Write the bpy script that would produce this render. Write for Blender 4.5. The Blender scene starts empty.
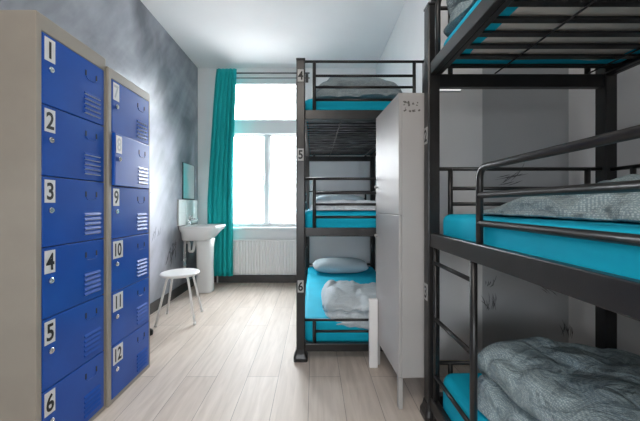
import bpy, bmesh, math, random
from mathutils import Vector, Matrix, noise

random.seed(7)
scn = bpy.context.scene
COL = scn.collection
PI = math.pi
FILL_LAMP = 15.0

# ------------------------------------------------------------------ helpers
def V(*a): return Vector(a)

def obj(name, bm, mats, parent=None, smooth=False, bevel=0.0, subsurf=0, solid=0.0, angle=40):
    me = bpy.data.meshes.new(name)
    bmesh.ops.recalc_face_normals(bm, faces=bm.faces[:])
    bm.to_mesh(me); bm.free()
    if not isinstance(mats, (list, tuple)): mats = [mats]
    for m in mats: me.materials.append(m)
    if smooth:
        for p in me.polygons: p.use_smooth = True
    o = bpy.data.objects.new(name, me); COL.objects.link(o)
    if parent is not None: o.parent = parent
    if solid:
        s = o.modifiers.new('solid', 'SOLIDIFY'); s.thickness = solid; s.offset = 0
    if bevel:
        b = o.modifiers.new('bevel', 'BEVEL'); b.width = bevel; b.segments = 2
        b.limit_method = 'ANGLE'; b.angle_limit = math.radians(angle)
    if subsurf:
        s = o.modifiers.new('sub', 'SUBSURF'); s.levels = subsurf; s.render_levels = subsurf
    return o

def tag(o, label, cat, group=None, kind=None):
    o['label'] = label
    o['category'] = cat
    if group: o['group'] = group
    if kind: o['kind'] = kind
    return o

def thing(name, label, cat, loc=(0, 0, 0), rz=0.0, group=None):
    o = bpy.data.objects.new(name, None); COL.objects.link(o)
    o.empty_display_size = 0.05
    o.location = loc; o.rotation_euler = (0, 0, rz)
    return tag(o, label, cat, group)

def struct(name, bm, mats, parent=None, **k):
    o = obj(name, bm, mats, parent, **k)
    if parent is None: o['kind'] = 'structure'
    return o

def box(bm, lo, hi, mi=0, M=None):
    x0, y0, z0 = lo; x1, y1, z1 = hi
    c = [(x0,y0,z0),(x1,y0,z0),(x1,y1,z0),(x0,y1,z0),(x0,y0,z1),(x1,y0,z1),(x1,y1,z1),(x0,y1,z1)]
    vs = [bm.verts.new(M @ Vector(p) if M else p) for p in c]
    for f in ((0,3,2,1),(4,5,6,7),(0,1,5,4),(1,2,6,5),(2,3,7,6),(3,0,4,7)):
        fc = bm.faces.new([vs[i] for i in f]); fc.material_index = mi
    return vs

def B(lo, hi, M=None):
    bm = bmesh.new(); box(bm, lo, hi, 0, M); return bm

def tube(bm, pts, r, n=10, caps=True, mi=0):
    pts = [Vector(p) for p in pts]
    rings = []
    prev = None
    for i, p in enumerate(pts):
        if i == 0: t = pts[1] - pts[0]
        elif i == len(pts) - 1: t = pts[-1] - pts[-2]
        else: t = (pts[i+1] - p).normalized() + (p - pts[i-1]).normalized()
        t.normalize()
        if prev is None:
            a = Vector((0, 0, 1)) if abs(t.z) < .9 else Vector((1, 0, 0))
            u = t.cross(a).normalized()
        else:
            u = (prev - t * prev.dot(t)).normalized()
        prev = u
        w = t.cross(u)
        rr = r[i] if isinstance(r, (list, tuple)) else r
        rings.append([bm.verts.new(p + (u * math.cos(2*PI*k/n) + w * math.sin(2*PI*k/n)) * rr) for k in range(n)])
    for a, b in zip(rings, rings[1:]):
        for k in range(n):
            f = bm.faces.new((a[k], a[(k+1) % n], b[(k+1) % n], b[k])); f.material_index = mi
    if caps:
        bm.faces.new(rings[0][::-1]).material_index = mi
        bm.faces.new(rings[-1]).material_index = mi

def T(pts, r, n=10):
    bm = bmesh.new(); tube(bm, pts, r, n); return bm

def bend(pts, r, k=5):
    """polyline with rounded inner corners"""
    pts = [Vector(p) for p in pts]
    out = [pts[0]]
    for a, b, c in zip(pts, pts[1:], pts[2:]):
        d1 = (a - b).normalized(); d2 = (c - b).normalized()
        p1 = b + d1 * r; p2 = b + d2 * r
        for i in range(k + 1):
            t = i / k
            out.append(p1.lerp(b, t).lerp(b.lerp(p2, t), t))
    out.append(pts[-1])
    return out

def loft(bm, loops, cap0=True, cap1=True, mi=0):
    rings = [[bm.verts.new(p) for p in lp] for lp in loops]
    n = len(rings[0])
    for a, b in zip(rings, rings[1:]):
        for k in range(n):
            f = bm.faces.new((a[k], a[(k+1) % n], b[(k+1) % n], b[k])); f.material_index = mi
    if cap0: bm.faces.new(rings[0][::-1]).material_index = mi
    if cap1: bm.faces.new(rings[-1]).material_index = mi

def sup(cx, cy, rx, ry, z, e=4.0, n=40):
    out = []
    for k in range(n):
        a = 2 * PI * k / n
        c, s = math.cos(a), math.sin(a)
        out.append((cx + rx * math.copysign(abs(c) ** (2/e), c), cy + ry * math.copysign(abs(s) ** (2/e), s), z))
    return out

def text_mesh(bm, s, M, h, sx=.8, mi=1, spacing=.95):
    cu = bpy.data.curves.new('numeral', 'FONT'); cu.body = s
    cu.align_x = 'CENTER'; cu.align_y = 'CENTER'; cu.size = h / .72; cu.space_character = spacing
    cu.offset = 0.0022
    t = bpy.data.objects.new('numeral', cu); COL.objects.link(t)
    dg = bpy.context.evaluated_depsgraph_get()
    me = bpy.data.meshes.new_from_object(t.evaluated_get(dg))
    xs = [v.co.x for v in me.vertices]; ys = [v.co.y for v in me.vertices]
    cx, cy = (min(xs)+max(xs))/2, (min(ys)+max(ys))/2
    vs = [bm.verts.new(M @ Vector(((v.co.x - cx) * sx, v.co.y - cy, 0))) for v in me.vertices]
    for p in me.polygons:
        try:
            f = bm.faces.new([vs[i] for i in p.vertices]); f.material_index = mi
        except ValueError: pass
    bpy.data.objects.remove(t); bpy.data.curves.remove(cu); bpy.data.meshes.remove(me)

# ------------------------------------------------------------------ materials
def mat(name, base=(.5,.5,.5), rough=.5, metal=0.0, spec=.5):
    m = bpy.data.materials.new(name); m.use_nodes = True
    b = m.node_tree.nodes['Principled BSDF']
    b.inputs['Base Color'].default_value = (*base, 1)
    b.inputs['Roughness'].default_value = rough
    b.inputs['Metallic'].default_value = metal
    b.inputs['Specular IOR Level'].default_value = spec
    return m

def nd(m, t, **k):
    n = m.node_tree.nodes.new(t)
    for a, v in k.items(): setattr(n, a, v)
    return n

def lk(m, a, b): m.node_tree.links.new(a, b)

def mottled(name, c1, c2, scale=8, rough=.5, bump=0.0, bscale=60, metal=0.0, spec=.5, detail=4, stretch=(1,1,1), r2=None):
    """noise blend of two colours plus optional fine bump, in object coordinates"""
    m = mat(name, c1, rough, metal, spec)
    b = m.node_tree.nodes['Principled BSDF']
    tc = nd(m, 'ShaderNodeTexCoord'); mp = nd(m, 'ShaderNodeMapping'); mp.inputs['Scale'].default_value = stretch
    lk(m, tc.outputs['Object'], mp.inputs['Vector'])
    nz = nd(m, 'ShaderNodeTexNoise'); nz.inputs['Scale'].default_value = scale; nz.inputs['Detail'].default_value = detail
    lk(m, mp.outputs[0], nz.inputs['Vector'])
    cr = nd(m, 'ShaderNodeValToRGB')
    cr.color_ramp.elements[0].position = .35; cr.color_ramp.elements[1].position = .65
    cr.color_ramp.elements[0].color = (*c1, 1); cr.color_ramp.elements[1].color = (*c2, 1)
    lk(m, nz.outputs['Fac'], cr.inputs[0]); lk(m, cr.outputs[0], b.inputs['Base Color'])
    if bump:
        n2 = nd(m, 'ShaderNodeTexNoise'); n2.inputs['Scale'].default_value = bscale; n2.inputs['Detail'].default_value = 3
        lk(m, mp.outputs[0], n2.inputs['Vector'])
        bp = nd(m, 'ShaderNodeBump'); bp.inputs['Strength'].default_value = bump; bp.inputs['Distance'].default_value = .01
        lk(m, n2.outputs['Fac'], bp.inputs['Height']); lk(m, bp.outputs[0], b.inputs['Normal'])
    return m

M_white = mottled('white_paint', (.87,.88,.89), (.84,.85,.86), 3, .6, .05, 120)
M_ceiling = mottled('ceiling_paint', (.85,.845,.85), (.82,.815,.82), 2, .75, .05, 140)
M_frame = mat('window_frame_plastic', (.82,.84,.85), .35)
M_skirt = mottled('skirting_dark', (.055,.053,.05), (.075,.07,.068), 6, .45)
M_metal = mottled('bunk_steel', (.013,.012,.012), (.019,.018,.018), 14, .34, .03, 200, spec=.5)
M_slatm = M_metal
M_sheet = mottled('teal_sheet', (.004,.45,.64), (.004,.50,.70), 5, .75, .25, 14, spec=.25)
M_matun = mottled('mattress_ticking', (.74,.69,.63), (.80,.75,.69), 5, .85, .15, 40)
M_locker = mottled('locker_grey', (.34,.305,.26), (.37,.335,.285), 5, .42, .02, 200)
M_blue = mottled('locker_blue', (.008,.080,.42), (.010,.095,.47), 4, .30, .02, 120, spec=.35)
M_glint = mat('louvre_glint_pale', (.62,.64,.68), .4)  # louvre undersides: reflected light painted in as a pale colour
M_black = mat('black_print', (.008,.008,.008), .5)
M_greyprint = mat('glare_pale_print', (.52,.54,.58), .5)  # numerals paled to imitate glare washing out the cards
M_tagp = mat('tag_card', (.45,.45,.44), .5)
M_plate = mat('number_card', (.80,.80,.80), .4)
M_chrome = mat('chrome', (.75,.76,.77), .18, 1.0)
M_porc = mat('porcelain', (.84,.85,.84), .12)
M_tile = mat('splash_tile', (.80,.83,.81), .15)
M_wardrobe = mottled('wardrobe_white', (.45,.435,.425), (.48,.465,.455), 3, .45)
M_stool = mat('stool_white', (.85,.84,.83), .3)
M_curtain = mottled('curtain_teal', (.012,.40,.40), (.016,.45,.45), 6, .8, .1, 200, stretch=(3,3,.3), spec=.2)
M_rad = mat('radiator_enamel', (.84,.84,.84), .35)
M_steel = mat('brushed_rod', (.10,.10,.10), .4, .3)
M_mirror = mat('mirror_glass', (.85,.88,.88), .03, 1.0)
M_dark = mat('dark_rubber', (.015,.015,.015), .6)
M_cable = mat('grey_cable', (.35,.35,.36), .5)

def fabric(name, c1, c2, weave=260, bumpw=.35, fold=14, wv=.5):
    """duvet cloth: tiny dotted weave in the colour and soft wrinkles in the bump"""
    m = mat(name, c1, .88, 0, .15)
    b = m.node_tree.nodes['Principled BSDF']
    tc = nd(m, 'ShaderNodeTexCoord')
    vo = nd(m, 'ShaderNodeTexVoronoi'); vo.inputs['Scale'].default_value = weave; vo.inputs['Randomness'].default_value = .35
    lk(m, tc.outputs['Object'], vo.inputs['Vector'])
    cr = nd(m, 'ShaderNodeValToRGB')
    cr.color_ramp.elements[0].position = .28; cr.color_ramp.elements[1].position = .52
    cr.color_ramp.elements[0].color = (*c2, 1); cr.color_ramp.elements[1].color = (*c1, 1)
    lk(m, vo.outputs['Distance'], cr.inputs[0])
    nz = nd(m, 'ShaderNodeTexNoise'); nz.inputs['Scale'].default_value = 9; nz.inputs['Detail'].default_value = 4
    lk(m, tc.outputs['Object'], nz.inputs['Vector'])
    mx = nd(m, 'ShaderNodeMix', data_type='RGBA'); mx.inputs[0].default_value = wv
    mx.inputs[6].default_value = (*[(p+q)/2 for p, q in zip(c1, c2)], 1)
    lk(m, cr.outputs[0], mx.inputs[7]); lk(m, mx.outputs[2], b.inputs['Base Color'])
    n2 = nd(m, 'ShaderNodeTexNoise'); n2.inputs['Scale'].default_value = fold; n2.inputs['Detail'].default_value = 5
    n2.inputs['Distortion'].default_value = 1.2
    lk(m, tc.outputs['Object'], n2.inputs['Vector'])
    bp = nd(m, 'ShaderNodeBump'); bp.inputs['Strength'].default_value = bumpw; bp.inputs['Distance'].default_value = .035
    lk(m, n2.outputs['Fac'], bp.inputs['Height']); lk(m, bp.outputs[0], b.inputs['Normal'])
    return m

M_duvet = fabric('duvet_grey_weave', (.21,.275,.295), (.50,.585,.60), 170, .9, 12, .7)
M_duvetp = fabric('duvet_pale', (.50,.56,.59), (.70,.75,.78), 140, .4, 13, .5)
M_pillow = fabric('pillow_pale_blue', (.48,.56,.60), (.60,.67,.71), 160, .3, 10, .4)
M_duvetw = fabric('duvet_white_blue', (.62,.68,.73), (.82,.86,.90), 100, .4, 12, .5)

# crinkled plastic mattress cover, bright reflections put into the colour as pale blotches
M_plastic = mottled('plastic_wrap', (.10,.10,.11), (.88,.89,.92), 5, .22, .9, 9, spec=.7, detail=3, stretch=(1,3,1))

# floor planks along Y, 0.195 m wide
M_floor = mat('laminate_floor', (.6,.55,.5), .52)
def _floor():
    m = M_floor; b = m.node_tree.nodes['Principled BSDF']
    tc = nd(m, 'ShaderNodeTexCoord'); mp = nd(m, 'ShaderNodeMapping')
    mp.inputs['Rotation'].default_value = (0, 0, PI/2)
    mp.inputs['Location'].default_value = (.13, -.36, 0)
    lk(m, tc.outputs['Object'], mp.inputs['Vector'])
    br = nd(m, 'ShaderNodeTexBrick'); br.offset = .37
    br.inputs['Scale'].default_value = 1; br.inputs['Brick Width'].default_value = 1.28
    br.inputs['Row Height'].default_value = .195; br.inputs['Mortar Size'].default_value = .0016
    br.inputs['Mortar Smooth'].default_value = .2
    br.inputs['Color1'].default_value = (.60,.515,.445,1); br.inputs['Color2'].default_value = (.66,.58,.51,1)
    br.inputs['Mortar'].default_value = (.27,.225,.19,1)
    lk(m, mp.outputs[0], br.inputs['Vector'])
    m2 = nd(m, 'ShaderNodeMapping'); m2.inputs['Scale'].default_value = (9, .9, 1)
    lk(m, tc.outputs['Object'], m2.inputs['Vector'])
    nz = nd(m, 'ShaderNodeTexNoise'); nz.inputs['Scale'].default_value = 3.2; nz.inputs['Detail'].default_value = 7; nz.inputs['Distortion'].default_value = .8
    lk(m, m2.outputs[0], nz.inputs['Vector'])
    cr = nd(m, 'ShaderNodeValToRGB')
    cr.color_ramp.elements[0].position = .3; cr.color_ramp.elements[1].position = .7
    cr.color_ramp.elements[0].color = (.86,.84,.82,1); cr.color_ramp.elements[1].color = (1.08,1.08,1.08,1)
    lk(m, nz.outputs['Fac'], cr.inputs[0])
    mx = nd(m, 'ShaderNodeMix', data_type='RGBA', blend_type='MULTIPLY'); mx.inputs[0].default_value = 1
    lk(m, br.outputs['Color'], mx.inputs[6]); lk(m, cr.outputs[0], mx.inputs[7])
    lk(m, mx.outputs[2], b.inputs['Base Color'])
    bp = nd(m, 'ShaderNodeBump'); bp.inputs['Strength'].default_value = .35; bp.inputs['Distance'].default_value = .002; bp.invert = True
    lk(m, br.outputs['Fac'], bp.inputs['Height']); lk(m, bp.outputs[0], b.inputs['Normal'])
_floor()

# painted feature wall: cloudy slate grey and lavender with brushed streaks
M_mural = mat('mural_paint', (.3,.32,.36), .38)
def _mural():
    m = M_mural; b = m.node_tree.nodes['Principled BSDF']
    tc = nd(m, 'ShaderNodeTexCoord')
    n1 = nd(m, 'ShaderNodeTexNoise'); n1.inputs['Scale'].default_value = 1.3; n1.inputs['Detail'].default_value = 6; n1.inputs['Distortion'].default_value = .6
    lk(m, tc.outputs['Object'], n1.inputs['Vector'])
    mp = nd(m, 'ShaderNodeMapping'); mp.inputs['Scale'].default_value = (1, 1.0, 5)
    mr = nd(m, 'ShaderNodeMapping'); mr.inputs['Rotation'].default_value = (-.95, 0, 0)
    lk(m, tc.outputs['Object'], mr.inputs['Vector']); lk(m, mr.outputs[0], mp.inputs['Vector'])
    n2 = nd(m, 'ShaderNodeTexNoise'); n2.inputs['Scale'].default_value = 1.6; n2.inputs['Detail'].default_value = 6
    lk(m, mp.outputs[0], n2.inputs['Vector'])
    # broad pale area, part mural paint, part window glare put into the colour
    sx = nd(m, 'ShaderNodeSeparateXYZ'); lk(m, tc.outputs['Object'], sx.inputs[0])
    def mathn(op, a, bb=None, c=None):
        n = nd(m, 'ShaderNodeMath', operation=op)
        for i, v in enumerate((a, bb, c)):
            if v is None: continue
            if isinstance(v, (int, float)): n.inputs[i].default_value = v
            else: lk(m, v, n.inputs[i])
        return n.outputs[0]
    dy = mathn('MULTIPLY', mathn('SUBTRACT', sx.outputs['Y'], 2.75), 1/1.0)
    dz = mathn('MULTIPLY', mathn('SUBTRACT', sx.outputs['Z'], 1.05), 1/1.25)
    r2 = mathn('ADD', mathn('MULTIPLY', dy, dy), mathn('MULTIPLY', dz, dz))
    cloud_glare = mathn('SUBTRACT', 1.0, mathn('SQRT', r2))
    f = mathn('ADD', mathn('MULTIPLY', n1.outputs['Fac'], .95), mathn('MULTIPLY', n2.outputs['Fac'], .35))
    f = mathn('ADD', f, mathn('MULTIPLY', mathn('MAXIMUM', cloud_glare, 0.0), .60))
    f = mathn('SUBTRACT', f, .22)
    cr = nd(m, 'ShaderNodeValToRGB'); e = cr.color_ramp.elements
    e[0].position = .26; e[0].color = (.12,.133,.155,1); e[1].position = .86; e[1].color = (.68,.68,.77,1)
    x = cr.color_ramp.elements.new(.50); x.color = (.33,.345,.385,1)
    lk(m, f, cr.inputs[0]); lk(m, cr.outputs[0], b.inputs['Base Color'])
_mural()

# alcove wall: pale paint with a dark grey painted panel
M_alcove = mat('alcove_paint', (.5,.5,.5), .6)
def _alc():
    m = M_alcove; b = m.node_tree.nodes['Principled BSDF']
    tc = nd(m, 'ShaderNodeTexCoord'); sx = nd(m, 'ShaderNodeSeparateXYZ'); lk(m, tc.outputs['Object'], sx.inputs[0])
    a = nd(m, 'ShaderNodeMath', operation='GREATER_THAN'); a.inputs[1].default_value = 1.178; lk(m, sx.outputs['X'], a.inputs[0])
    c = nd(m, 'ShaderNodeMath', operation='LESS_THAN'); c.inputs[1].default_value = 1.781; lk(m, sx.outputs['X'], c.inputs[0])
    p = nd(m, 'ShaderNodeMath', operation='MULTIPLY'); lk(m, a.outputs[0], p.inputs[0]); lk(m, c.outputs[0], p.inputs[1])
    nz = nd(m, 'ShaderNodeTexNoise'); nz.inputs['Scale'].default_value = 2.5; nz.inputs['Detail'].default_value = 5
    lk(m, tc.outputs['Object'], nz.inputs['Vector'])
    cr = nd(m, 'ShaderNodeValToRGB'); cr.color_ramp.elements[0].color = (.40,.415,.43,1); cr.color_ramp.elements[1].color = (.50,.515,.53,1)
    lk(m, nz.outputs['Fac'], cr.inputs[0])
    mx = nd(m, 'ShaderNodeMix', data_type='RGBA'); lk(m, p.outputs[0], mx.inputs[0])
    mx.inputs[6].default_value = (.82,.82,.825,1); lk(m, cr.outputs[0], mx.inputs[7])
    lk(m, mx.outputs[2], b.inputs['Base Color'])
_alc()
M_side = mottled('side_wall_paint', (.64,.64,.645), (.60,.60,.605), 3, .65)

# thin window glass: mostly clear with a faint mirror
M_glass = bpy.data.materials.new('window_glass'); M_glass.use_nodes = True
def _glass():
    m = M_glass; nt = m.node_tree; nt.nodes.clear()
    out = nd(m, 'ShaderNodeOutputMaterial'); mx = nd(m, 'ShaderNodeMixShader')
    tr = nd(m, 'ShaderNodeBsdfTransparent'); tr.inputs[0].default_value = (.97,.98,.98,1)
    gl = nd(m, 'ShaderNodeBsdfGlossy'); gl.inputs['Roughness'].default_value = .02
    fr = nd(m, 'ShaderNodeFresnel'); fr.inputs[0].default_value = 1.45
    lk(m, fr.outputs[0], mx.inputs[0]); lk(m, tr.outputs[0], mx.inputs[1]); lk(m, gl.outputs[0], mx.inputs[2]); lk(m, mx.outputs[0], out.inputs[0])
_glass()

def emit(name, col, s):
    m = mat(name, (.8,.8,.8), .5); b = m.node_tree.nodes['Principled BSDF']
    b.inputs['Emission Color'].default_value = (*col, 1); b.inputs['Emission Strength'].default_value = s
    return m

# ------------------------------------------------------------------ room shell
H = 3.005
XL, XR, XA = -1.63, .865, 1.985
YB, YA, YF = 4.18, 2.085, -1.7
struct('floor', B((XL-.12, YF-.12, -.1), (XA+.12, YB+.3, 0)), M_floor)
struct('ceiling', B((XL-.12, YF-.12, H), (XA+.12, YB+.3, H+.1)), M_ceiling)
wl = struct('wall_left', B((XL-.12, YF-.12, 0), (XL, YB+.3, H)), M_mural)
struct('wall_right', B((XR, YA+.002, 0), (XR+.12, YB+.3, H)), M_white)
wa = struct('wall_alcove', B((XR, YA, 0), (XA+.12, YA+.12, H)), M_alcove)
struct('wall_side', B((XA, YF-.12, 0), (XA+.12, YA, H)), M_side)
def holed_wall(name, y0, y1, xs, zs, mtl):
    bm = bmesh.new(); gs = []
    for y in (y0, y1):
        g = [[bm.verts.new((x, y, z)) for z in zs] for x in xs]
        for i in range(3):
            for j in range(3):
                if (i, j) != (1, 1): bm.faces.new((g[i][j], g[i+1][j], g[i+1][j+1], g[i][j+1]))
        gs.append(g)
    a, b = gs
    for p, q in (((1,1),(2,1)), ((2,1),(2,2)), ((2,2),(1,2)), ((1,2),(1,1))):
        bm.faces.new((a[p[0]][p[1]], a[q[0]][q[1]], b[q[0]][q[1]], b[p[0]][p[1]]))
    for i in range(3):
        for j in (0, 3): bm.faces.new((a[i][j], a[i+1][j], b[i+1][j], b[i][j]))
        for k in (0, 3): bm.faces.new((a[k][i], a[k][i+1], b[k][i+1], b[k][i]))
    return struct(name, bm, mtl)
WX0, WX1, WZ0, WZ1 = -1.22, -.20, .775, 2.885
holed_wall('wall_back', YB, YB+.26, (XL, WX0, WX1, XR), (0, WZ0, WZ1, H), M_white)
W2X0, W2X1, W2Z0, W2Z1 = -.80, .10, 1.0, 1.72
holed_wall('wall_front', YF-.12, YF, (XL, W2X0, W2X1, XA), (0, W2Z0, W2Z1, H), M_white)
struct('baseboard_left', B((XL, 2.02, 0), (XL+.016, YB, .105)), M_skirt, bevel=.004)
struct('baseboard_back', B((XL+.016, YB-.016, 0), (XR, YB, .105)), M_skirt, bevel=.004)
struct('baseboard_right', B((XR-.016, YA, 0), (XR, YB-.016, .105)), M_skirt, bevel=.004)

# painted feather strokes on the feature wall and scribbles on the alcove wall
def feather(plane, c, size, ang, n, seed, w=.006):
    rnd = random.Random(seed); bm = bmesh.new()
    def put(u, v):
        if plane == 'L': return (XL + .0012, c[0] + u, c[1] + v)
        return (c[0] + u, YA - .0012, c[1] + v)
    for i in range(n):
        t = i / max(1, n-1)
        a = ang + (rnd.random() - .5) * .9
        L = size * (.35 + .65 * rnd.random())
        ox, oy = (t - .5) * size * .6, (rnd.random() - .5) * size * .35
        ca, sa = math.cos(a), math.sin(a)
        k = 8; up = []; lo = []
        for j in range(k + 1):
            s = j / k; wd = w * math.sin(PI * (.06 + .9 * s)) * (.6 + .8 * rnd.random())
            px = ox + ca * L * s + .12 * L * math.sin(s * 2.5) ; py = oy + sa * L * s
            up.append(bm.verts.new(put(px - sa * wd, py + ca * wd))); lo.append(bm.verts.new(put(px + sa * wd, py - ca * wd)))
        for j in range(k): bm.faces.new((up[j], up[j+1], lo[j+1], lo[j]))
    return bm
M_stroke = mottled('stroke_dark', (.05,.055,.065), (.10,.105,.12), 12, .5)
M_scrib = mottled('scribble_charcoal', (.09,.092,.10), (.20,.205,.215), 30, .5)
M_strokel = mottled('stroke_slate', (.26,.27,.33), (.36,.37,.44), 12, .45)
for (c, sz, an, n, sd, w) in (((3.42, .58), .24, -1.9, 9, 3, .008), ((3.5, .66), .16, -2.2, 6, 4, .006)):
    obj('painted_feather', feather('L', c, sz, an, n, sd, w), M_stroke, wl)
for (c, sz, an, n, sd, w) in (((2.7, .9), .30, -2.0, 7, 5, .006), ((2.9, 1.2), .28, -2.2, 7, 6, .006), ((2.45, 1.05), .25, -2.1, 6, 8, .005), ((3.1, .85), .22, -2.0, 6, 9, .006)):
    obj('painted_feather', feather('L', c, sz, an, n, sd, w), M_strokel, wl)
for (c, sz, an, n, sd) in (((1.60, .52), .13, -.4, 8, 11), ((1.235, .36), .14, 2.0, 10, 12), ((1.235, .70), .11, 2.6, 6, 17), ((1.765, .17), .14, 1.6, 9, 13), ((1.32, 1.25), .22, .6, 10, 14), ((1.225, .52), .10, 1.2, 6, 15)):
    obj('painted_scribble', feather('A', c, sz*.85, an, n, sd, .0028), M_scrib, wa)

# window
win = thing('window_1', 'white framed window with top light above two casement panes', 'window')
win['kind'] = 'structure'
del win['category'], win['label']
FY0, FY1 = YB+.08, YB+.15
bm = bmesh.new()
fw = .042
box(bm, (WX0, FY0, WZ0), (WX0+fw, FY1, WZ1)); box(bm, (WX1-fw, FY0, WZ0), (WX1, FY1, WZ1))
box(bm, (WX0+fw, FY0, WZ0), (WX1-fw, FY1, WZ0+.035)); box(bm, (WX0+fw, FY0, WZ1-.04), (WX1-fw, FY1, WZ1))
obj('window_frame', bm, M_frame, win, bevel=.005)
obj('transom_bar', B((WX0+fw, FY0-.03, 2.095), (WX1-fw, FY1, 2.29)), M_frame, win, bevel=.008)
obj('mullion', B((-.70, FY0-.012, WZ0+.035), (-.642, FY1, 2.095)), M_frame, win, bevel=.006)
for (x0, x1, z0, z1) in ((WX0+fw, WX1-fw, 2.29, WZ1-.04), (WX0+fw, -.70, WZ0+.035, 2.095), (-.642, WX1-fw, WZ0+.035, 2.095)):
    bm = bmesh.new()
    s = .022
    box(bm, (x0, FY0+.01, z0), (x0+s, FY1-.01, z1)); box(bm, (x1-s, FY0+.01, z0), (x1, FY1-.01, z1))
    box(bm, (x0+s, FY0+.01, z0), (x1-s, FY1-.01, z0+s)); box(bm, (x0+s, FY0+.01, z1-s), (x1-s, FY1-.01, z1))
    sash = obj('sash', bm, M_frame, win, bevel=.004)
    bm = bmesh.new(); vs = [bm.verts.new(p) for p in ((x0+s, FY0+.035, z0+s), (x1-s, FY0+.035, z0+s), (x1-s, FY0+.035, z1-s), (x0+s, FY0+.035, z1-s))]
    bm.faces.new(vs)
    obj('pane', bm, M_glass, sash)
obj('window_handle', B((-.735, FY0-.03, 1.42), (-.715, FY0, 1.55)), M_frame, win, bevel=.006)
struct('trim_1', B((WX0-.06, YB-.07, WZ0-.035), (WX1+.04, FY0, WZ0)), M_frame, bevel=.006)

# unseen window added behind the camera as frontal fill light
win2 = bpy.data.objects.new('fill_window', None); COL.objects.link(win2); win2['kind'] = 'structure'
bm = bmesh.new(); q0, q1 = YF-.11, YF-.05
box(bm, (W2X0, q0, W2Z0), (W2X0+.05, q1, W2Z1)); box(bm, (W2X1-.05, q0, W2Z0), (W2X1, q1, W2Z1))
box(bm, (W2X0+.05, q0, W2Z0), (W2X1-.05, q1, W2Z0+.05)); box(bm, (W2X0+.05, q0, W2Z1-.05), (W2X1-.05, q1, W2Z1))
box(bm, (-.38, q0, W2Z0+.05), (-.32, q1, W2Z1-.05))
f2 = obj('window_frame', bm, M_frame, win2, bevel=.004)
for xa, xb in ((W2X0+.05, -.38), (-.32, W2X1-.05)):
    bm = bmesh.new(); bm.faces.new([bm.verts.new(p) for p in ((xa, YF-.08, W2Z0+.05), (xb, YF-.08, W2Z0+.05), (xb, YF-.08, W2Z1-.05), (xa, YF-.08, W2Z1-.05))])
    obj('pane', bm, M_glass, f2)

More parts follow.
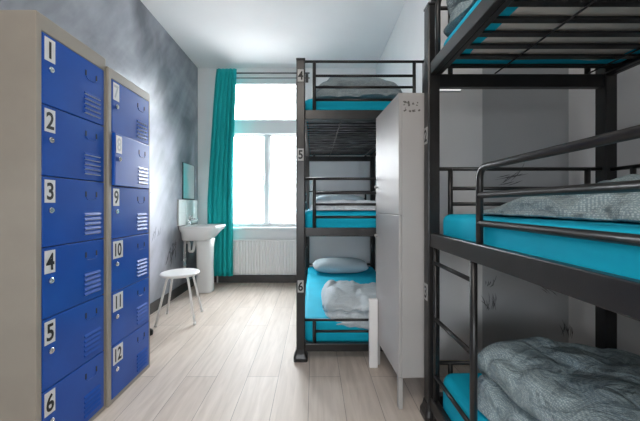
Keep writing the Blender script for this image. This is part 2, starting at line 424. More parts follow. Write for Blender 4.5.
# ------------------------------------------------------------------ lockers
def locker(x_front, y0, y1, htop, numbers, label, glared=(), ajar=()):
    t = thing('locker', label, 'locker', (x_front - .25, (y0+y1)/2, 0), 0, None)
    w = y1 - y0; hw = w/2; dp = .50; xf = .25
    # closed sheet-metal carcass with its front frame
    bm = bmesh.new()
    top, bot, sf = (.070 if htop > 1.84 else .054), .022, .026
    y = (-hw, -hw+sf, hw-.014, hw); z = (0, bot, htop-top, htop)
    G = [[bm.verts.new((xf, a, b)) for b in z] for a in y]
    for i in range(3):
        for j in range(3):
            if (i, j) != (1, 1): bm.faces.new((G[i][j], G[i+1][j], G[i+1][j+1], G[i][j+1]))
    D = [[bm.verts.new((xf-.03, a, b)) for b in z[1:3]] for a in y[1:3]]
    ring = [G[1][1], G[2][1], G[2][2], G[1][2]]; dr = [D[0][0], D[1][0], D[1][1], D[0][1]]
    for k in range(4): bm.faces.new((ring[k], ring[(k+1)%4], dr[(k+1)%4], dr[k]))
    bm.faces.new(dr)
    R = [[bm.verts.new((-xf, a, b)) for b in (z[0], z[3])] for a in (y[0], y[3])]
    bm.faces.new((R[0][0], R[1][0], R[1][1], R[0][1]))
    bm.faces.new([G[0][j] for j in range(4)] + [R[0][1], R[0][0]])
    bm.faces.new([G[3][j] for j in range(4)] + [R[1][1], R[1][0]])
    bm.faces.new([G[i][0] for i in range(4)] + [R[1][0], R[0][0]])
    bm.faces.new([G[i][3] for i in range(4)] + [R[1][1], R[0][1]])
    obj('carcass', bm, M_locker, t, bevel=.004)
    dh = (htop - top - bot) / 6
    dy0, dy1 = y[1], y[2]
    for k, num in enumerate(numbers):
        zt = htop - top - k*dh - .002; zb = zt - dh + .004
        aj = num in ajar
        d = obj('locker_door', B((-.02, dy0-dy1+.004, zb-zt), (0, 0, 0)), M_blue, t, bevel=.003)
        d.location = (xf + .001 + (.0 if not aj else .003), dy1 - .002, zt)
        if aj: d.rotation_euler = (0, 0, math.radians(2.2))
        d['label'] = 'blue locker door numbered ' + num
        L = dy0 - dy1 + .004      # y of the free edge (negative)
        # number card
        pw = .05 if len(num) == 1 else .082
        ph = .096
        bm = bmesh.new(); y0_ = L + .008
        box(bm, (0, y0_, -.012-ph), (.0015, y0_+pw, -.012))
        Mx = Matrix.Translation((.0022, y0_+pw/2, -.012-ph/2)) @ Matrix(((0,0,1,0),(1,0,0,0),(0,1,0,0),(0,0,0,1)))
        text_mesh(bm, num, Mx, .07, .80 if len(num) == 1 else .72)
        obj('number_card', bm, [M_plate, M_greyprint if num in glared else M_black], d)
        # cam lock
        bm = bmesh.new()
        yc, zc = L + .037, -.140
        loft(bm, [[(x, yc + r*math.cos(2*PI*i/20), zc + r*math.sin(2*PI*i/20)) for i in range(20)] for x, r in ((0,.0125),(.006,.0125),(.008,.0105),(.008,.006),(.005,.005))])
        obj('cam_lock', bm, M_chrome, d, smooth=False)
        # hasp slots
        for yy in (-.125, -.055):
            obj('hasp_slot', B((0, yy-.004, -.078), (.0012, yy+.004, -.052)), M_dark, d)
        bm = bmesh.new(); tube(bm, bend([(.001, -.125, -.078), (.001, -.115, -.092), (.001, -.065, -.092), (.001, -.055, -.078)], .008), .0018, 6)
        obj('hasp_ridge', bm, M_blue, d, smooth=True)
        # pressed louvres
        bm = bmesh.new()
        for i in range(5):
            zz = -.155 - i*.023
            p = [(-.0005, zz), (.006, zz-.0115), (.006, zz-.0125), (-.0005, zz-.0165)]
            q = [[bm.verts.new((x, yy, z_)) for x, z_ in p] for yy in (-.135, -.03)]
            for k_ in range(4):
                f_ = bm.faces.new((q[0][k_], q[0][(k_+1)%4], q[1][(k_+1)%4], q[1][k_])); f_.material_index = 1 if k_ == 2 else 0
            bm.faces.new(q[0][::-1]); bm.faces.new(q[1])
        obj('louvre_vent', bm, [M_blue, M_glint], d)
    return t
locker(-1.11, 1.190, 1.590, 1.866, '1 2 3 4 5 6'.split(), 'grey steel locker with six blue doors numbered 1 to 6')
locker(-1.10, 1.594, 2.000, 1.828, '7 8 9 10 11 12'.split(), 'grey steel locker with six blue doors, the one carrying 9 to 12', ('7', '8'), ('8',))

# ------------------------------------------------------------------ bunk beds
W2, L2 = .477, 1.02
PW = .06
TIERS = ((.06, .115, .06, .125), (.865, .925, .875, .945), (1.685, 1.75, 1.74, 1.80))   # end bar z0,z1, side rail z0,z1
def box_bunk(label, loc, rz):
    t = thing('bunk_bed', label, 'bunk bed', loc, rz)
    for sx in (-1, 1):
        for sy in (-1, 1):
            x0, x1 = sorted((sx*W2, sx*(W2-PW))); y0, y1 = sorted((sy*L2, sy*(L2-PW)))
            bm = bmesh.new()
            box(bm, (x0, y0, .03), (x1, y1, 2.095))
            p = obj('post', bm, M_metal, t, bevel=.006)
            bm = bmesh.new()
            cx, cy = (x0+x1)/2, (y0+y1)/2
            loft(bm, [sup(cx, cy, r, r, z, 6, 24) for z, r in ((0,.050),(.025,.050),(.05,.040),(.08,.034))])
            obj('foot', bm, M_metal, p, smooth=False, bevel=.003)
            obj('post_cap', B((x0-.002, y0-.002, 2.095), (x1+.002, y1+.002, 2.108)), M_metal, p, bevel=.004)
    for ti, (e0, e1, s0, s1) in enumerate(TIERS):
        # bed frame: two side rails and two end bars
        bm = bmesh.new()
        xi = W2 - .008
        yi = L2 - PW
        vsets = []
        for sx in (-1, 1):
            x0, x1 = sorted((sx*xi, sx*(xi-.03)))
            box(bm, (x0, -yi, s0), (x1, yi, s1))
            x2, x3 = sorted((sx*(xi-.03), sx*(xi-.058)))
            box(bm, (x2, -yi, s0), (x3, yi, s0+.012))       # inner flange the slats rest on
        for sy in (-1, 1):
            y0, y1 = sorted((sy*(L2-.012), sy*(L2-.05)))
            box(bm, (-W2+PW, y0, e0), (W2-PW, y1, e1))
        fr = obj('bed_frame', bm, M_metal, t, bevel=.004)
        # slats with two lengthwise wires
        bm = bmesh.new()
        zs_ = s0 + .012
        n = 21
        for i in range(n):
            y = -yi + .06 + (2*yi - .12) * i/(n-1)
            box(bm, (-xi+.03, y-.014, zs_), (xi-.03, y+.014, zs_+.009))
        for x in (-.14, .33):
            tube(bm, [(x, -yi, zs_-.004), (x, yi, zs_-.004)], .004, 6)
        obj('slat_base', bm, M_metal, fr)
        # end guards
        for sy in (-1, 1):
            y = sy*(L2-.03)
            hs = (.345, .245, .165, .075) if ti else (.16, .08)
            g = bmesh.new()
            for q, h in enumerate(hs):
                e_ = W2-.03 if q == 0 else W2-.125
                tube(g, [(-e_, y, e1+h), (e_, y, e1+h)], .0095, 8)
            for sx in (-1, 1):
                tube(g, [(sx*(W2-.125), y, e1-.02), (sx*(W2-.125), y, e1+hs[0])], .0125, 8)
            obj('end_guard', g, M_metal, fr, smooth=True)
        # wall side guard
        if ti == 1:
            x = W2-.03
            g = bmesh.new()
            for h in (.275, .175, .075):
                tube(g, [(x, -yi-.02, s1+h+.045*(h>.2)), (x, yi+.02, s1+h+.045*(h>.2))], .0095, 8)
            for y in (-.62, -.2, .2, .62, .86):
                tube(g, [(x, y, s1-.02), (x, y, s1+.32)], .011, 8)
            obj('wall_guard', g, M_metal, fr, smooth=True)
        if ti:
            # aisle side guard, leaving the ladder gap at the far end on the middle bed
            x = -W2+.023
            g = bmesh.new()
            ya = .536 if ti == 1 else .90
            yb = -yi-.02
            tube(g, bend([(x, ya, s1-.03), (x, ya, s1+.275), (x, yb, s1+.275)], .045), .0125, 10)
            for h in ((.175, .075) if ti == 1 else ()):
                tube(g, [(x, ya, s1+h), (x, yb, s1+h)], .0115, 10)
            obj('aisle_guard', g, M_metal, fr, smooth=True)
    # ladder on the aisle side between the lower and middle beds
    x = -W2+.022
    g = bmesh.new()
    ys = .575
    tube(g, [(x, ys, .0), (x, ys, TIERS[1][2]+.02)], .0135, 10)
    tube(g, [(x, .925, .0), (x, .925, TIERS[1][2]+.02)], .0105, 10)
    ld = obj('ladder', g, M_metal, t, smooth=True)
    for z in (.245, .525, .80):
        obj('rung', T([(x, ys, z), (x, .925, z)], .0095, 8), M_metal, ld, smooth=True)
    return t
NEAR = (1.052, .54, 0); FAR = (.354, 3.09, 0)
nb = box_bunk('black steel triple bunk with tags 2 and 3, standing in the alcove', NEAR, 0)
fb = box_bunk('black steel triple bunk with tags 4, 5 and 6, under the window wall', FAR, 0)
def num_tag(parent, num, c, face):
    bm = bmesh.new(); w, h = .021, .042
    if face == 'y':
        box(bm, (c[0]-w, c[1]-.002, c[2]-h), (c[0]+w, c[1], c[2]+h))
        M = Matrix.Translation((c[0], c[1]-.0028, c[2])) @ Matrix(((1,0,0,0),(0,0,-1,0),(0,1,0,0),(0,0,0,1)))
    else:
        box(bm, (c[0]-.002, c[1]-w, c[2]-h), (c[0], c[1]+w, c[2]+h))
        M = Matrix.Translation((c[0]-.0028, c[1], c[2])) @ Matrix(((0,0,-1,0),(-1,0,0,0),(0,1,0,0),(0,0,0,1)))
    text_mesh(bm, num, M, .06, .85)
    o = obj('number_tag', bm, [M_tagp, M_black], parent)
    o['label'] = 'small white tag numbered ' + num
for num, z in (('4', 1.985), ('5', 1.435), ('6', .52)):
    num_tag(fb, num, (-W2+PW/2, -L2, z), 'y')
for num, z in (('2', 1.44), ('3', .64)):
    num_tag(nb, num, (-W2, L2-PW/2, z), 'x')

# ------------------------------------------------------------------ bedding
def rbox(bm, lo, hi, r, e=5, n=10, wob=0.0, seed=0):
    """soft mattress block: rounded-rectangle plan, rounded top and bottom edges"""
    cx, cy = (lo[0]+hi[0])/2, (lo[1]+hi[1])/2
    rx, ry = (hi[0]-lo[0])/2, (hi[1]-lo[1])/2
    def plan(ins, z):
        pts = []
        k = 8
        rr = .07
        for (sx, sy, a0) in ((1,1,0),(-1,1,PI/2),(-1,-1,PI),(1,-1,3*PI/2)):
            for i in range(k+1):
                a = a0 + (PI/2)*i/k
                x = cx + sx*(rx-rr) + (rr-ins)*math.cos(a); y = cy + sy*(ry-rr) + (rr-ins)*math.sin(a)
                q = noise.noise(Vector((x*5, y*5, z*5+seed))) * wob
                pts.append((x+q, y+q, z+q*.6))
        # long edges need points of their own
        out = []
        for a, b in zip(pts, pts[1:]+pts[:1]):
            out.append(a)
            d = (Vector(b)-Vector(a)).length
            m = int(d/.12)
            for j in range(1, m):
                s = j/m
                x = a[0]+(b[0]-a[0])*s; y = a[1]+(b[1]-a[1])*s
                q = noise.noise(Vector((x*5, y*5, z*5+seed))) * wob
                out.append((x+q, y+q, z+q*.6))
        return out
    loops = []
    for i in range(5):
        a = PI/2*i/4; loops.append((r*(1-math.sin(a)), lo[2]+r*(1-math.cos(a))))
    for i in range(5):
        a = PI/2*i/4; loops.append((r*(1-math.cos(a)), hi[2]-r*(1-math.sin(a))))
    L = [plan(ins, z) for ins, z in loops]
    n = min(len(l) for l in L)
    if any(len(l) != n for l in L):
        L = [l[:n] for l in L]
    loft(bm, L)

def mattress(loc, ti, label, under, wrapped=False):
    s0, s1 = TIERS[ti][2], TIERS[ti][3]
    zb = s0 + .027
    zt = (.255, 1.035, 1.855 if wrapped else 1.875)[ti]
    t = thing('mattress', label, 'mattress', (loc[0], loc[1], zb))
    hx, hy = .428, .935
    h = zt - zb
    bm = bmesh.new(); rbox(bm, (-hx, -hy, 0), (hx, hy, h), .03)
    obj('mattress_core', bm, under, t, smooth=True)
    # fitted sheet: a shell over the core, open below except for its elastic hem
    bm = bmesh.new()
    rbox(bm, (-hx-.006, -hy-.006, -.003), (hx+.006, hy+.006, h+.006), .034, wob=.006, seed=ti*3+loc[0]*7)
    # drop the bottom cap and replace it by a hem ring
    fs = [f for f in bm.faces if len(f.verts) > 8]
    low = min(fs, key=lambda f: f.calc_center_median().z)
    ring = list(low.verts)
    bm.faces.remove(low)
    inner = []
    for v in ring:
        hm = .018 if wrapped else .08
        x = max(-hx+hm, min(hx-hm, v.co.x)); y = max(-hy+hm, min(hy-hm, v.co.y))
        d = 1 + .03*noise.noise(Vector((v.co.x*9, v.co.y*9, 0)))
        inner.append(bm.verts.new((x*d, y*d, v.co.z)))
    for k in range(len(ring)):
        bm.faces.new((ring[k], ring[(k+1)%len(ring)], inner[(k+1)%len(ring)], inner[k]))
    top = max([f for f in bm.faces if len(f.verts) > 8], key=lambda f: f.calc_center_median().z)
    r = bmesh.ops.inset_region(bm, faces=[top], thickness=.12, depth=.004)
    sh = obj('fitted_sheet', bm, M_sheet, t, smooth=True)
    return zt + .01
zn = [mattress(NEAR, 0, 'teal sheeted mattress at the bottom of the bunk with tags 2 and 3', M_matun),
      mattress(NEAR, 1, 'teal sheeted mattress on the middle deck of the bunk with tags 2 and 3', M_matun),
      mattress(NEAR, 2, 'teal sheeted mattress seen from beneath on the top deck by the aisle', M_matun)]
zf = [mattress(FAR, 0, 'bright teal sheeted mattress at the bottom of the bunk near the window', M_matun),
      mattress(FAR, 1, 'teal sheeted mattress on the middle deck behind the wardrobe', M_matun),
      mattress(FAR, 2, 'teal mattress in dark crinkled plastic on the top deck near the window', M_plastic, True)]

def catmull(P, k=6, closed=True):
    out = []; n = len(P)
    for i in range(n):
        p0, p1, p2, p3 = P[(i-1)%n], P[i], P[(i+1)%n], P[(i+2)%n]
        for j in range(k):
            t = j/k
            out.append(tuple(.5*((2*b) + (-a+c)*t + (2*a-5*b+4*c-d)*t*t + (-a+3*b-3*c+d)*t**3) for a, b, c, d in zip(p0, p1, p2, p3)))
    return out

M_duvetg = fabric('duvet_mid_grey', (.22,.27,.29), (.42,.48,.50), 140, .5, 12, .5)
def swept(name, label, prof, a0, a1, axis, base, mtl, seed, taper=.18, rough=.02, freq=6, n=46, cat='duvet', group=None, drift=None, k=8, lean=None, zmin=.001, crease=.030):
    """quilt body: closed fold profile (s, z) swept along an axis with soft rounded ends and wrinkles"""
    P = catmull(prof, k)
    bm = bmesh.new(); loops = []
    cs = sum(p[0] for p in P)/len(P)
    for i in range(n+1):
        t = i/n
        u = t - .5
        d = min(t, 1-t) * (abs(a1-a0)) / taper
        e = math.sqrt(max(.0, 1-(1-min(1, d))**2))
        e = max(e, .04)
        a = a0 + (a1-a0)*t
        sh = drift(t) if drift else 0.0
        hz = lean(t) if lean else 1.0
        lp = []
        for s, z in P:
            ss = cs + (s-cs)*(.55+.45*e) + sh
            zz = z*e*hz
            co = Vector((ss*freq, a*freq, zz*freq+seed*3.7))
            q = noise.noise(co)*rough + noise.noise(co*2.3)*rough*.5
            q2 = noise.noise(co+Vector((9,4,2)))*rough + noise.noise(co*2.7+Vector((3,3,3)))*rough*.4
            cz = Vector((ss*freq*.55+3, a*freq*.75+1, zz*freq*.8+seed*1.9))
            rd = 1-abs(noise.noise(cz + Vector((1,1,1))*noise.noise(cz*1.7)*.5))
            q2 -= crease*rd**6
            q -= (crease*.7*rd**6) * (1 if ss > cs else -1)
            if zz < .012 and zmin > 0: q2 = 0
            zz = max(zmin, zz+q2)
            pt = (ss+q, a+q*.7, zz) if axis == 'y' else (a+q*.7, ss+q, zz)
            lp.append(pt)
        loops.append(lp)
    loft(bm, loops)
    o = obj(name, bm, mtl, None, smooth=True, subsurf=1)
    o.location = base
    tag(o, label, cat, group)
    return o

# near bunk, lower bed: big folded quilt
swept('duvet', 'large folded grey patterned duvet heaped on the lower bed of the aisle bunk',
      [(-.345,.0),(-.375,.05),(-.365,.105),(-.32,.125),(-.28,.115),(-.325,.135),(-.375,.175),(-.375,.24),(-.30,.285),(-.12,.285),(.06,.275),(.22,.24),(.33,.18),(.37,.09),(.34,.0)],
      -.75, .80, 'y', (NEAR[0], NEAR[1], zn[0]), M_duvet, 1, taper=.16, rough=.022, freq=5, n=70)
# near bunk, middle bed: flat crumpled quilt
swept('duvet', 'crumpled grey patterned duvet spread on the middle bed of the aisle bunk',
      [(-.33,.0),(-.355,.025),(-.33,.05),(-.24,.07),(-.1,.095),(.1,.13),(.28,.14),(.37,.09),(.37,.0)],
      -.80, .83, 'y', (NEAR[0], NEAR[1], zn[1]), M_duvet, 2, taper=.22, rough=.040, freq=7.5, n=90)
# near bunk, top bed: rolled quilt close to the aisle edge
swept('duvet', 'grey duvet folded in layers along the edge of the topmost aisle bed',
      [(-.385,.0),(-.42,.045),(-.41,.10),(-.37,.12),(-.42,.14),(-.435,.19),(-.42,.235),(-.385,.25),(-.425,.275),(-.40,.32),(-.2,.34),(0,.31),(.2,.22),(.3,.10),(.3,.0)],
      -.80, .915, 'y', (NEAR[0], NEAR[1], zn[2]), M_duvet, 3, taper=.07, rough=.010, freq=5, n=60)
# far bunk, lower bed: folded quilt by the foot end
swept('duvet', 'pale grey folded duvet at the foot of the lower bed behind the wardrobe',
      [(-.99,-.05),(-1.045,-.06),(-1.065,-.01),(-1.05,.035),(-1.015,.05),(-1.05,.07),(-1.05,.11),(-.99,.14),(-.86,.15),(-.66,.155),(-.5,.14),(-.36,.09),(-.27,.03),(-.27,.0),(-.9,.0)],
      -.30, .40, 'x', (FAR[0]+.01, FAR[1]+.03, zf[0]), M_duvetp, 4, taper=.10, rough=.02, freq=7, n=44, zmin=-.07, drift=lambda t: .10*(1-t)*(t<2))
# far bunk, middle bed
swept('duvet', 'white and blue duvet lying flat on the middle bed behind the wardrobe',
      [(-.89,.0),(-.925,.015),(-.91,.045),(-.84,.06),(-.7,.075),(-.5,.085),(-.2,.08),(.1,.06),(.18,.02),(.17,.0)],
      -.385, .39, 'x', (FAR[0], FAR[1], zf[1]), M_duvetw, 5, taper=.10, rough=.026, freq=8, n=40)
# far bunk, top bed
swept('duvet', 'grey duvet piled in a dome on the top bed near the window',
      [(-.88,.0),(-.92,.06),(-.88,.11),(-.84,.13),(-.85,.17),(-.76,.235),(-.6,.265),(-.4,.25),(-.2,.17),(-.05,.08),(-.02,.0)],
      -.40, .37, 'x', (FAR[0], FAR[1], zf[2]), M_duvetg, 6, taper=.26, rough=.016, freq=6, n=40)

def pillow(label, loc, rz, sx, sy, h, seed, mtl, tilt=0):
    bm = bmesh.new(); n = 22
    def surf(sg):
        g = []
        for i in range(n+1):
            row = []
            for j in range(n+1):
                u, v = 2*i/n-1, 2*j/n-1
                pin = (1-.09*(1-u*u)*0 - .07*v*v*abs(u)**3*0)
                x = u*sx/2*(1-.10*(1-abs(v))**0*(1-v*v)*0.0 - .06*(v*v))
                y = v*sy/2*(1-.06*(u*u))
                z = h/2*((1-abs(u)**2.6)*(1-abs(v)**2.6))**.42
                q = noise.noise(Vector((x*8, y*8, seed)))*.012*(1-u**4)*(1-v**4)
                row.append((x, y, h*.42 + sg*z + q))
            g.append(row)
        return g
    top, bot = surf(1), surf(-1)
    vt = [[bm.verts.new(p) for p in r] for r in top]
    vb = [[vt[i][j] if i in (0, n) or j in (0, n) else bm.verts.new((bot[i][j][0], bot[i][j][1], max(.001, bot[i][j][2]))) for j in range(n+1)] for i in range(n+1)]
    for i in range(n):
        for j in range(n):
            bm.faces.new((vt[i][j], vt[i+1][j], vt[i+1][j+1], vt[i][j+1]))
            try: bm.faces.new((vb[i][j], vb[i][j+1], vb[i+1][j+1], vb[i+1][j]))
            except ValueError: pass
    o = obj('pillow', bm, mtl, None, smooth=True)
    o.location = loc; o.rotation_euler = (tilt, 0, rz)
    return tag(o, label, 'pillow')
pillow('pale blue pillow at the head of the lower bed beside the window', (FAR[0]-.03, FAR[1]+.62, zf[0]), .04, .68, .42, .17, 1, M_pillow)
pillow('pale pillow at the head of the middle bed behind the wardrobe', (FAR[0]-.04, FAR[1]+.66, zf[1]), -.03, .66, .42, .19, 2, M_pillow)

# ------------------------------------------------------------------ wardrobe and plank
def wardrobe():
    x0, x1, y0, y1, z0, z1 = .448, .648, 1.58, 2.05, .165, 1.682
    t = thing('wardrobe', 'tall narrow white wardrobe on thin legs between the two bunks', 'wardrobe', (.450 + .1*math.cos(.052) - .235*math.sin(.052), 1.58 + .1*math.sin(.052) + .235*math.cos(.052), 0), .052)
    hx, hy = (x1-x0)/2, (y1-y0)/2
    obj('cabinet_body', B((-hx+.016, -hy, z0), (hx, hy, z1)), M_wardrobe, t, bevel=.003)
    zs = 1.03
    for (a, b) in ((z0+.002, zs-.0015), (zs+.0015, z1-.002)):
        d = obj('wardrobe_door', B((-hx, -hy+.002, a), (-hx+.015, hy-.002, b)), M_wardrobe, t, bevel=.002)
        bm = bmesh.new()
        zc = 1.16 + .045 if a > .5 else .88
        yc = hy-.04
        loft(bm, [[(-hx-x, yc + r*math.cos(2*PI*i/16), zc + r*math.sin(2*PI*i/16)) for i in range(16)] for x, r in ((0,.006),(.008,.005),(.010,.010),(.016,.011),(.020,.007))])
        obj('knob', bm, M_wardrobe, d, smooth=True)
    for sx in (-1, 1):
        for sy in (-1, 1):
            xa, xb = sorted((sx*hx, sx*(hx-.022))); ya, yb = sorted((sy*hy, sy*(hy-.03)))
            obj('leg', B((xa, ya, 0), (xb, yb, z0)), M_wardrobe, t, bevel=.002)
    # worn drawing stuck near the top of the front
    bm = bmesh.new()
    rnd = random.Random(4)
    xc, zc = -hx+.055, z1-.075
    for r in range(2):
        for c in range(4):
            for s in range(4):
                x = xc + (c-1.0)*.024 + (rnd.random()-.5)*.014; z = zc + (.5-r)*.034 + (rnd.random()-.5)*.02
                a, b = .002+.005*rnd.random(), .0015+.004*rnd.random()
                if c == 3 and s > 1: continue
                M = Matrix.Translation((x, -hy-.0008, z)) @ Matrix.Rotation(rnd.random()*3, 4, 'Y')
                vs = [bm.verts.new(M @ Vector(p)) for p in ((-a,0,-b),(a,0,-b),(a*.8,0,b),(-a*.9,0,b))]
                bm.faces.new(vs)
    obj('ink_marks', bm, mat('faded_ink', (.14,.13,.12), .6), t)
    return t
wardrobe()
o = obj('plank', B((-.0275, -.016, 0), (.0275, .016, .455)), M_stool, None, bevel=.002)
o.location = (.397, 2.00, 0)
tag(o, 'narrow white board standing upright against the back edge of the wardrobe', 'board')

t = thing('strip_light', 'short bright white strip light on the pale alcove wall above the wardrobe', 'strip light', (.945, YA, 1.893))
obj('strip_housing', B((-.08, -.012, -.016), (.08, 0, .016)), M_frame, t, bevel=.002)
obj('strip_diffuser', B((-.074, -.02, -.012), (.074, -.012, .012)), emit('strip_glow', (1,.99,.97), .35), t, bevel=.002)

# ------------------------------------------------------------------ washbasin corner
def basin():
    cx, cy = -1.383, 3.755
    t = thing('washbasin', 'white pedestal washbasin in the corner below the mirror', 'washbasin', (cx, cy, 0))
    bm = bmesh.new()
    L = []
    for z, rx, ry, dx in ((.650,.155,.16,-.085),(.665,.172,.185,-.07),(.70,.190,.205,-.052),(.745,.207,.225,-.034),(.785,.222,.242,-.019),(.812,.231,.249,-.010),(.826,.232,.25,-.009),(.832,.229,.247,-.009),
                          (.832,.195,.215,.002),(.826,.185,.205,.002),(.78,.155,.175,.004),(.735,.10,.12,.008),(.722,.04,.04,.008)):
        L.append(sup(dx, 0, rx, ry*.94, z, 7 if z > .75 else 4, 64))
    loft(bm, L)
    obj('basin', bm, M_porc, t, smooth=True)
    bm = bmesh.new()
    loft(bm, [sup(.012, 0, r, r*.92, z, 3.2, 36) for z, r in ((0,.104),(.03,.102),(.3,.094),(.55,.098),(.66,.112))])
    obj('pedestal', bm, M_porc, t, smooth=True)
    # mixer tap
    bm = bmesh.new()
    tube(bm, [(-.19,0,.83),(-.19,0,.90)], [.026,.020], 16)
    tube(bm, bend([(-.19,0,.885),(-.13,0,.91),(-.08,0,.895)], .02), [.015]*2+[.013]*5+[.012]*1 if False else .013, 12)
    tap = obj('tap', bm, M_chrome, t, smooth=True)
    obj('tap_lever', T([(-.19,0,.90),(-.19,0,.925),(-.15,-.01,.95)], [.016,.014,.006], 10), M_chrome, tap, smooth=True)
    # waste and supply pipes
    bm = bmesh.new()
    tube(bm, bend([(-.10,-.02,.68),(-.13,-.02,.50),(-.18,-.02,.50),(-.18,-.02,.62),(-.243,-.02,.62)], .03), .019, 12)
    obj('waste_trap', bm, M_porc, t, smooth=True)
    for y, r in ((-.09, .008), (-.13, .008)):
        p = obj('supply_pipe', T(bend([(-.20,y,.72),(-.20,y,.30),(-.243,y,.24)], .03), r, 8), M_chrome, t, smooth=True)
        obj('stop_valve', T([(-.20,y-.03,.42),(-.20,y+.012,.42)], [.012,.014], 10), M_chrome, p, smooth=True)
    return t
basin()
t = thing('splashback', 'white tiled splashback standing on the washbasin against the grey wall', 'splashback', (XL, 3.83, .835))
obj('tile_panel', B((.0, -.28, 0), (.022, .28, .315)), M_tile, t, bevel=.003)
bm = bmesh.new()
for y in (-.094, .094): box(bm, (.022, y-.0012, .002), (.0226, y+.0012, .313))
box(bm, (.022, -.278, .156), (.0226, .278, .1584))
obj('grout', bm, mat('grout', (.62,.64,.63), .8), t)
t = thing('mirror', 'small rectangular wall mirror reflecting the teal curtain above the washbasin', 'mirror', (XL, 3.86, 1.155))
obj('mirror_glass', B((.004, -.17, .011), (.012, .17, .456)), M_mirror, t)
bm = bmesh.new()
for lo, hi in (((0,-.175,0),(.014,.175,.012)), ((0,-.175,.455),(.014,.175,.460)), ((0,-.175,.012),(.014,-.169,.455)), ((0,.169,.012),(.014,.175,.455))): box(bm, lo, hi)
obj('mirror_frame', bm, mat('mirror_edge', (.07,.09,.09), .4), t)

# ------------------------------------------------------------------ stool
t = thing('stool', 'round white metal stool standing on the floor before the washbasin', 'stool', (-1.275, 2.84, 0), .17)
bm = bmesh.new()
def ringz(r, z): return [(r*math.cos(2*PI*i/40), r*math.sin(2*PI*i/40), z) for i in range(40)]
loft(bm, [ringz(.150,.425), ringz(.168,.424), ringz(.176,.432), ringz(.176,.441), ringz(.170,.447), ringz(.150,.446), ringz(.02,.443)])
obj('seat', bm, M_stool, t, smooth=True)
for k in range(4):
    a = PI/4 + k*PI/2
    c, s = math.cos(a), math.sin(a)
    lg = obj('leg', T(bend([(c*.03, s*.03, .415), (c*.128, s*.128, .415), (c*.232, s*.232, .012)], .03), .0105, 10), M_stool, t, smooth=True)
    obj('foot_cap', T([(c*.2305, s*.2305, .022), (c*.2335, s*.2335, 0)], .0135, 10), M_stool, lg, smooth=True)

# ------------------------------------------------------------------ curtain, rod, radiator
def curtain():
    bm = bmesh.new()
    nz, nx = 40, 120
    ztop, zbot = 2.925, .125
    def xr(z):
        t = (ztop-z)/(ztop-zbot)
        t2 = min(1, t*1.55)
        return -1.325 - .125*t2**.8, -1.04 - .05*min(1, t*2)
    g = []
    for i in range(nz+1):
        z = ztop + (zbot-ztop)*i/nz
        a, b = xr(z); row = []
        for j in range(nx+1):
            s = j/nx
            ph = s*2*PI*5.5 + .5*math.sin(z*1.3+s*3)
            amp = .024*(.75+.25*math.sin(s*9+1)) * (.8+.3*(i/nz))
            x = a + (b-a)*s + .010*math.cos(ph*1.0+.6)
            y = 4.032 + amp*math.sin(ph)
            row.append(bm.verts.new((x, y, z)))
        g.append(row)
    for i in range(nz):
        for j in range(nx): bm.faces.new((g[i][j], g[i+1][j], g[i+1][j+1], g[i][j+1]))
    o = obj('curtain', bm, M_curtain, None, smooth=True, solid=.004)
    tag(o, 'long teal curtain gathered at the side of the window', 'curtain')
curtain()
t = thing('curtain_rod', 'double grey curtain rod above the window', 'curtain rod', (-.7, 4.09, 2.87))
obj('rod', T([(-.60,0,.025),(.64,0,.025)], .010, 10), M_steel, t, smooth=True)
obj('rod', T([(-.60,.04,-.025),(.64,.04,-.025)], .007, 10), M_steel, t, smooth=True)
for x in (-.55, .60):
    bm = bmesh.new(); box(bm, (x-.008, -.012, -.04), (x+.008, .09, -.012)); box(bm, (x-.008, -.012, -.02), (x+.008, .012, .02)); box(bm, (x-.02, .082, -.07), (x+.02, .09, .05))
    obj('bracket', bm, M_steel, t, bevel=.002)

t = thing('radiator', 'white ribbed panel radiator under the window', 'radiator', (-.68, 4.13, 0))
bm = bmesh.new()
x0, x1, n = -.47, .46, 24*8
fr, bk = [], []
for i in range(n+1):
    x = x0 + (x1-x0)*i/n
    ph = (i % 8)/8
    y = -.035 + (.010 if ph < .25 or ph > .99 else (.003 if ph < .4 or ph > .85 else 0))
    fr.append((bm.verts.new((x, y, .13)), bm.verts.new((x, y, .585))))
    bk.append((bm.verts.new((x, .02, .13)), bm.verts.new((x, .02, .585))))
for i in range(n):
    bm.faces.new((fr[i][0], fr[i+1][0], fr[i+1][1], fr[i][1])); bm.faces.new((bk[i][0], bk[i][1], bk[i+1][1], bk[i+1][0]))
    bm.faces.new((fr[i][1], fr[i+1][1], bk[i+1][1], bk[i][1])); bm.faces.new((fr[i][0], bk[i][0], bk[i+1][0], fr[i+1][0]))
for k in (0, n): bm.faces.new((fr[k][0], fr[k][1], bk[k][1], bk[k][0]))
obj('radiator_panel', bm, M_rad, t)
obj('top_grille', B((x0-.004, -.042, .585), (x1+.004, .026, .607)), M_rad, t, bevel=.004)
bm = bmesh.new(); tube(bm, bend([(x0+.02,-.01,.16),(-.63,-.01,.16),(-.655,-.01,.14),(-.655,-.01,0)], .015), .010, 10)
p = obj('supply_pipe', bm, M_rad, t, smooth=True)
obj('valve', T([(-.56,-.01,.16),(-.60,-.01,.16)], .018, 12), M_rad, p, smooth=True)
obj('wall_bracket', B((-.3,.02,.2),(-.27,.048,.5)), M_rad, t)

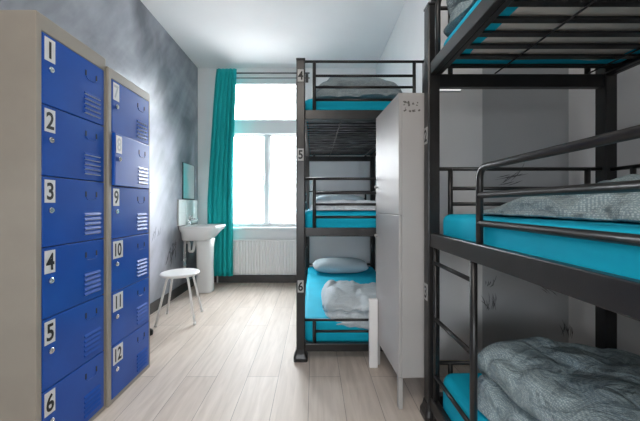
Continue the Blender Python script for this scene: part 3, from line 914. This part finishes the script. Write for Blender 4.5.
# ------------------------------------------------------------------ cable behind the lockers
bm = bmesh.new(); tube(bm, bend([(-1.612,2.42,.16),(-1.50,2.44,.12),(-1.42,2.47,.12),(-1.38,2.48,.05)], .05), .006, 8)
t = thing('cable', 'grey cable with a black knob end on the floor behind the lockers', 'cable')
obj('lead', bm, M_cable, t, smooth=True)
bm = bmesh.new()
loft(bm, [[(-1.372 + r*math.cos(2*PI*i/16), 2.485 + r*math.sin(2*PI*i/16), z) for i in range(16)] for z, r in ((0,.018),(.004,.026),(.03,.029),(.046,.022),(.054,.010))])
obj('plug', bm, M_dark, t, smooth=True)

# ------------------------------------------------------------------ unseen pendant lamp, added above the camera to fill the room
t = thing('fill_lamp', 'unseen round white fill lamp added under the ceiling between lockers and aisle bunk', 'pendant lamp', (-.22, .12, 0))
bm = bmesh.new(); loft(bm, [ringz(.05,H), ringz(.05,H-.02), ringz(.012,H-.05)])
obj('ceiling_rose', bm, M_stool, t)
obj('flex', T([(0,0,H-.04),(0,0,2.66)], .004, 8), M_stool, t)
bm = bmesh.new(); loft(bm, [ringz(.16*math.sin(a), 2.51+.16*math.cos(a)) for a in [.1+(PI-.2)*k/16 for k in range(17)]])
obj('globe_shade', bm, emit('fill_globe', (1.0,.93,.85), FILL_LAMP), t, smooth=True)

# ------------------------------------------------------------------ houses across the street
def house(label, x0, x1, y, zt, wc, rc, wins):
    t = thing('house', label, 'house', ((x0+x1)/2, y, -6))
    w = x1-x0; h = zt+6
    obj('house_wall', B((-w/2, 0, 0), (w/2, 6, h)), mottled('brick_wash', wc, [c*1.25 for c in wc], 2, .9), t)
    bm = bmesh.new()
    loft(bm, [[(x, -.3, h), (x, 3, h+1.6), (x, 6.3, h)] for x in (-w/2, w/2)])
    obj('roof', bm, mat('roof_tiles', rc, .9), t)
    obj('chimney', B((w*.2, 2.2, h+.6), (w*.2+.6, 2.9, h+2.3)), mat('chimney_brick', wc, .9), t)
    for i in range(wins):
        for j in range(3):
            xx = -w/2 + w*(i+.5)/wins; zz = h-1.9-j*2.6
            fr_ = obj('house_window', B((xx-.5, -.05, zz-.75), (xx+.5, 0, zz+.75)), mat('house_trim', (.5,.5,.5), .6), t)
            obj('house_pane', B((xx-.42, -.06, zz-.67), (xx+.42, -.05, zz+.67)), mat('house_glass', (.25,.26,.28), .2), fr_)
house('pale brick house with a grey roof seen through the window, nearer the curtain', -11.5, -3.55, 17, 1.5, (.22,.185,.16), (.19,.175,.17), 4)
house('reddish brick house seen through the window pane beside the bunk', -3.5, 2.0, 17.0, .8, (.25,.19,.155), (.20,.165,.145), 4)

# ------------------------------------------------------------------ light
w = bpy.data.worlds.new('overcast_sky'); scn.world = w; w.use_nodes = True
bg = w.node_tree.nodes['Background']
bg.inputs[1].default_value = 13.5
nt = w.node_tree
tc = nt.nodes.new('ShaderNodeTexCoord'); sx = nt.nodes.new('ShaderNodeSeparateXYZ'); cr = nt.nodes.new('ShaderNodeValToRGB')
nt.links.new(tc.outputs['Generated'], sx.inputs[0]); nt.links.new(sx.outputs['Z'], cr.inputs[0]); nt.links.new(cr.outputs[0], bg.inputs[0])
cr.color_ramp.elements[0].position = 0; cr.color_ramp.elements[0].color = (.36,.365,.37,1)      # ground and street below the horizon
cr.color_ramp.elements[1].position = .04; cr.color_ramp.elements[1].color = (.92,.96,1.0,1)    # overcast sky
def portal(x0, x1, z0, z1, y, rx):
    la = bpy.data.lights.new('window_portal', 'AREA'); la.shape = 'RECTANGLE'; la.size = x1-x0; la.size_y = z1-z0
    la.cycles.is_portal = True
    lo = bpy.data.objects.new('window_portal', la); COL.objects.link(lo)
    lo.location = ((x0+x1)/2, y, (z0+z1)/2); lo.rotation_euler = (rx, 0, 0)
portal(WX0, WX1, WZ0, WZ1, YB+.20, -PI/2)
portal(W2X0, W2X1, W2Z0, W2Z1, YF-.10, PI/2)

# ------------------------------------------------------------------ camera
cd = bpy.data.cameras.new('camera'); cam = bpy.data.objects.new('camera', cd); COL.objects.link(cam)
cam.location = (0, 0, 1.085); cam.rotation_euler = (PI/2, 0, 0)
cd.sensor_width = 36; cd.lens = 298/640*36; cd.shift_x = 6/640; cd.shift_y = -5.5/640
cd.clip_start = .02
scn.camera = cam
vs = scn.view_settings
vs.view_transform = 'Standard'; vs.look = 'None'; vs.gamma = 1; vs.use_curve_mapping = False
vs.exposure = 1.12
scn.cycles.use_denoising = True
scn.cycles.max_bounces = 10; scn.cycles.diffuse_bounces = 6; scn.cycles.transparent_max_bounces = 12
scn.cycles.sample_clamp_indirect = 8
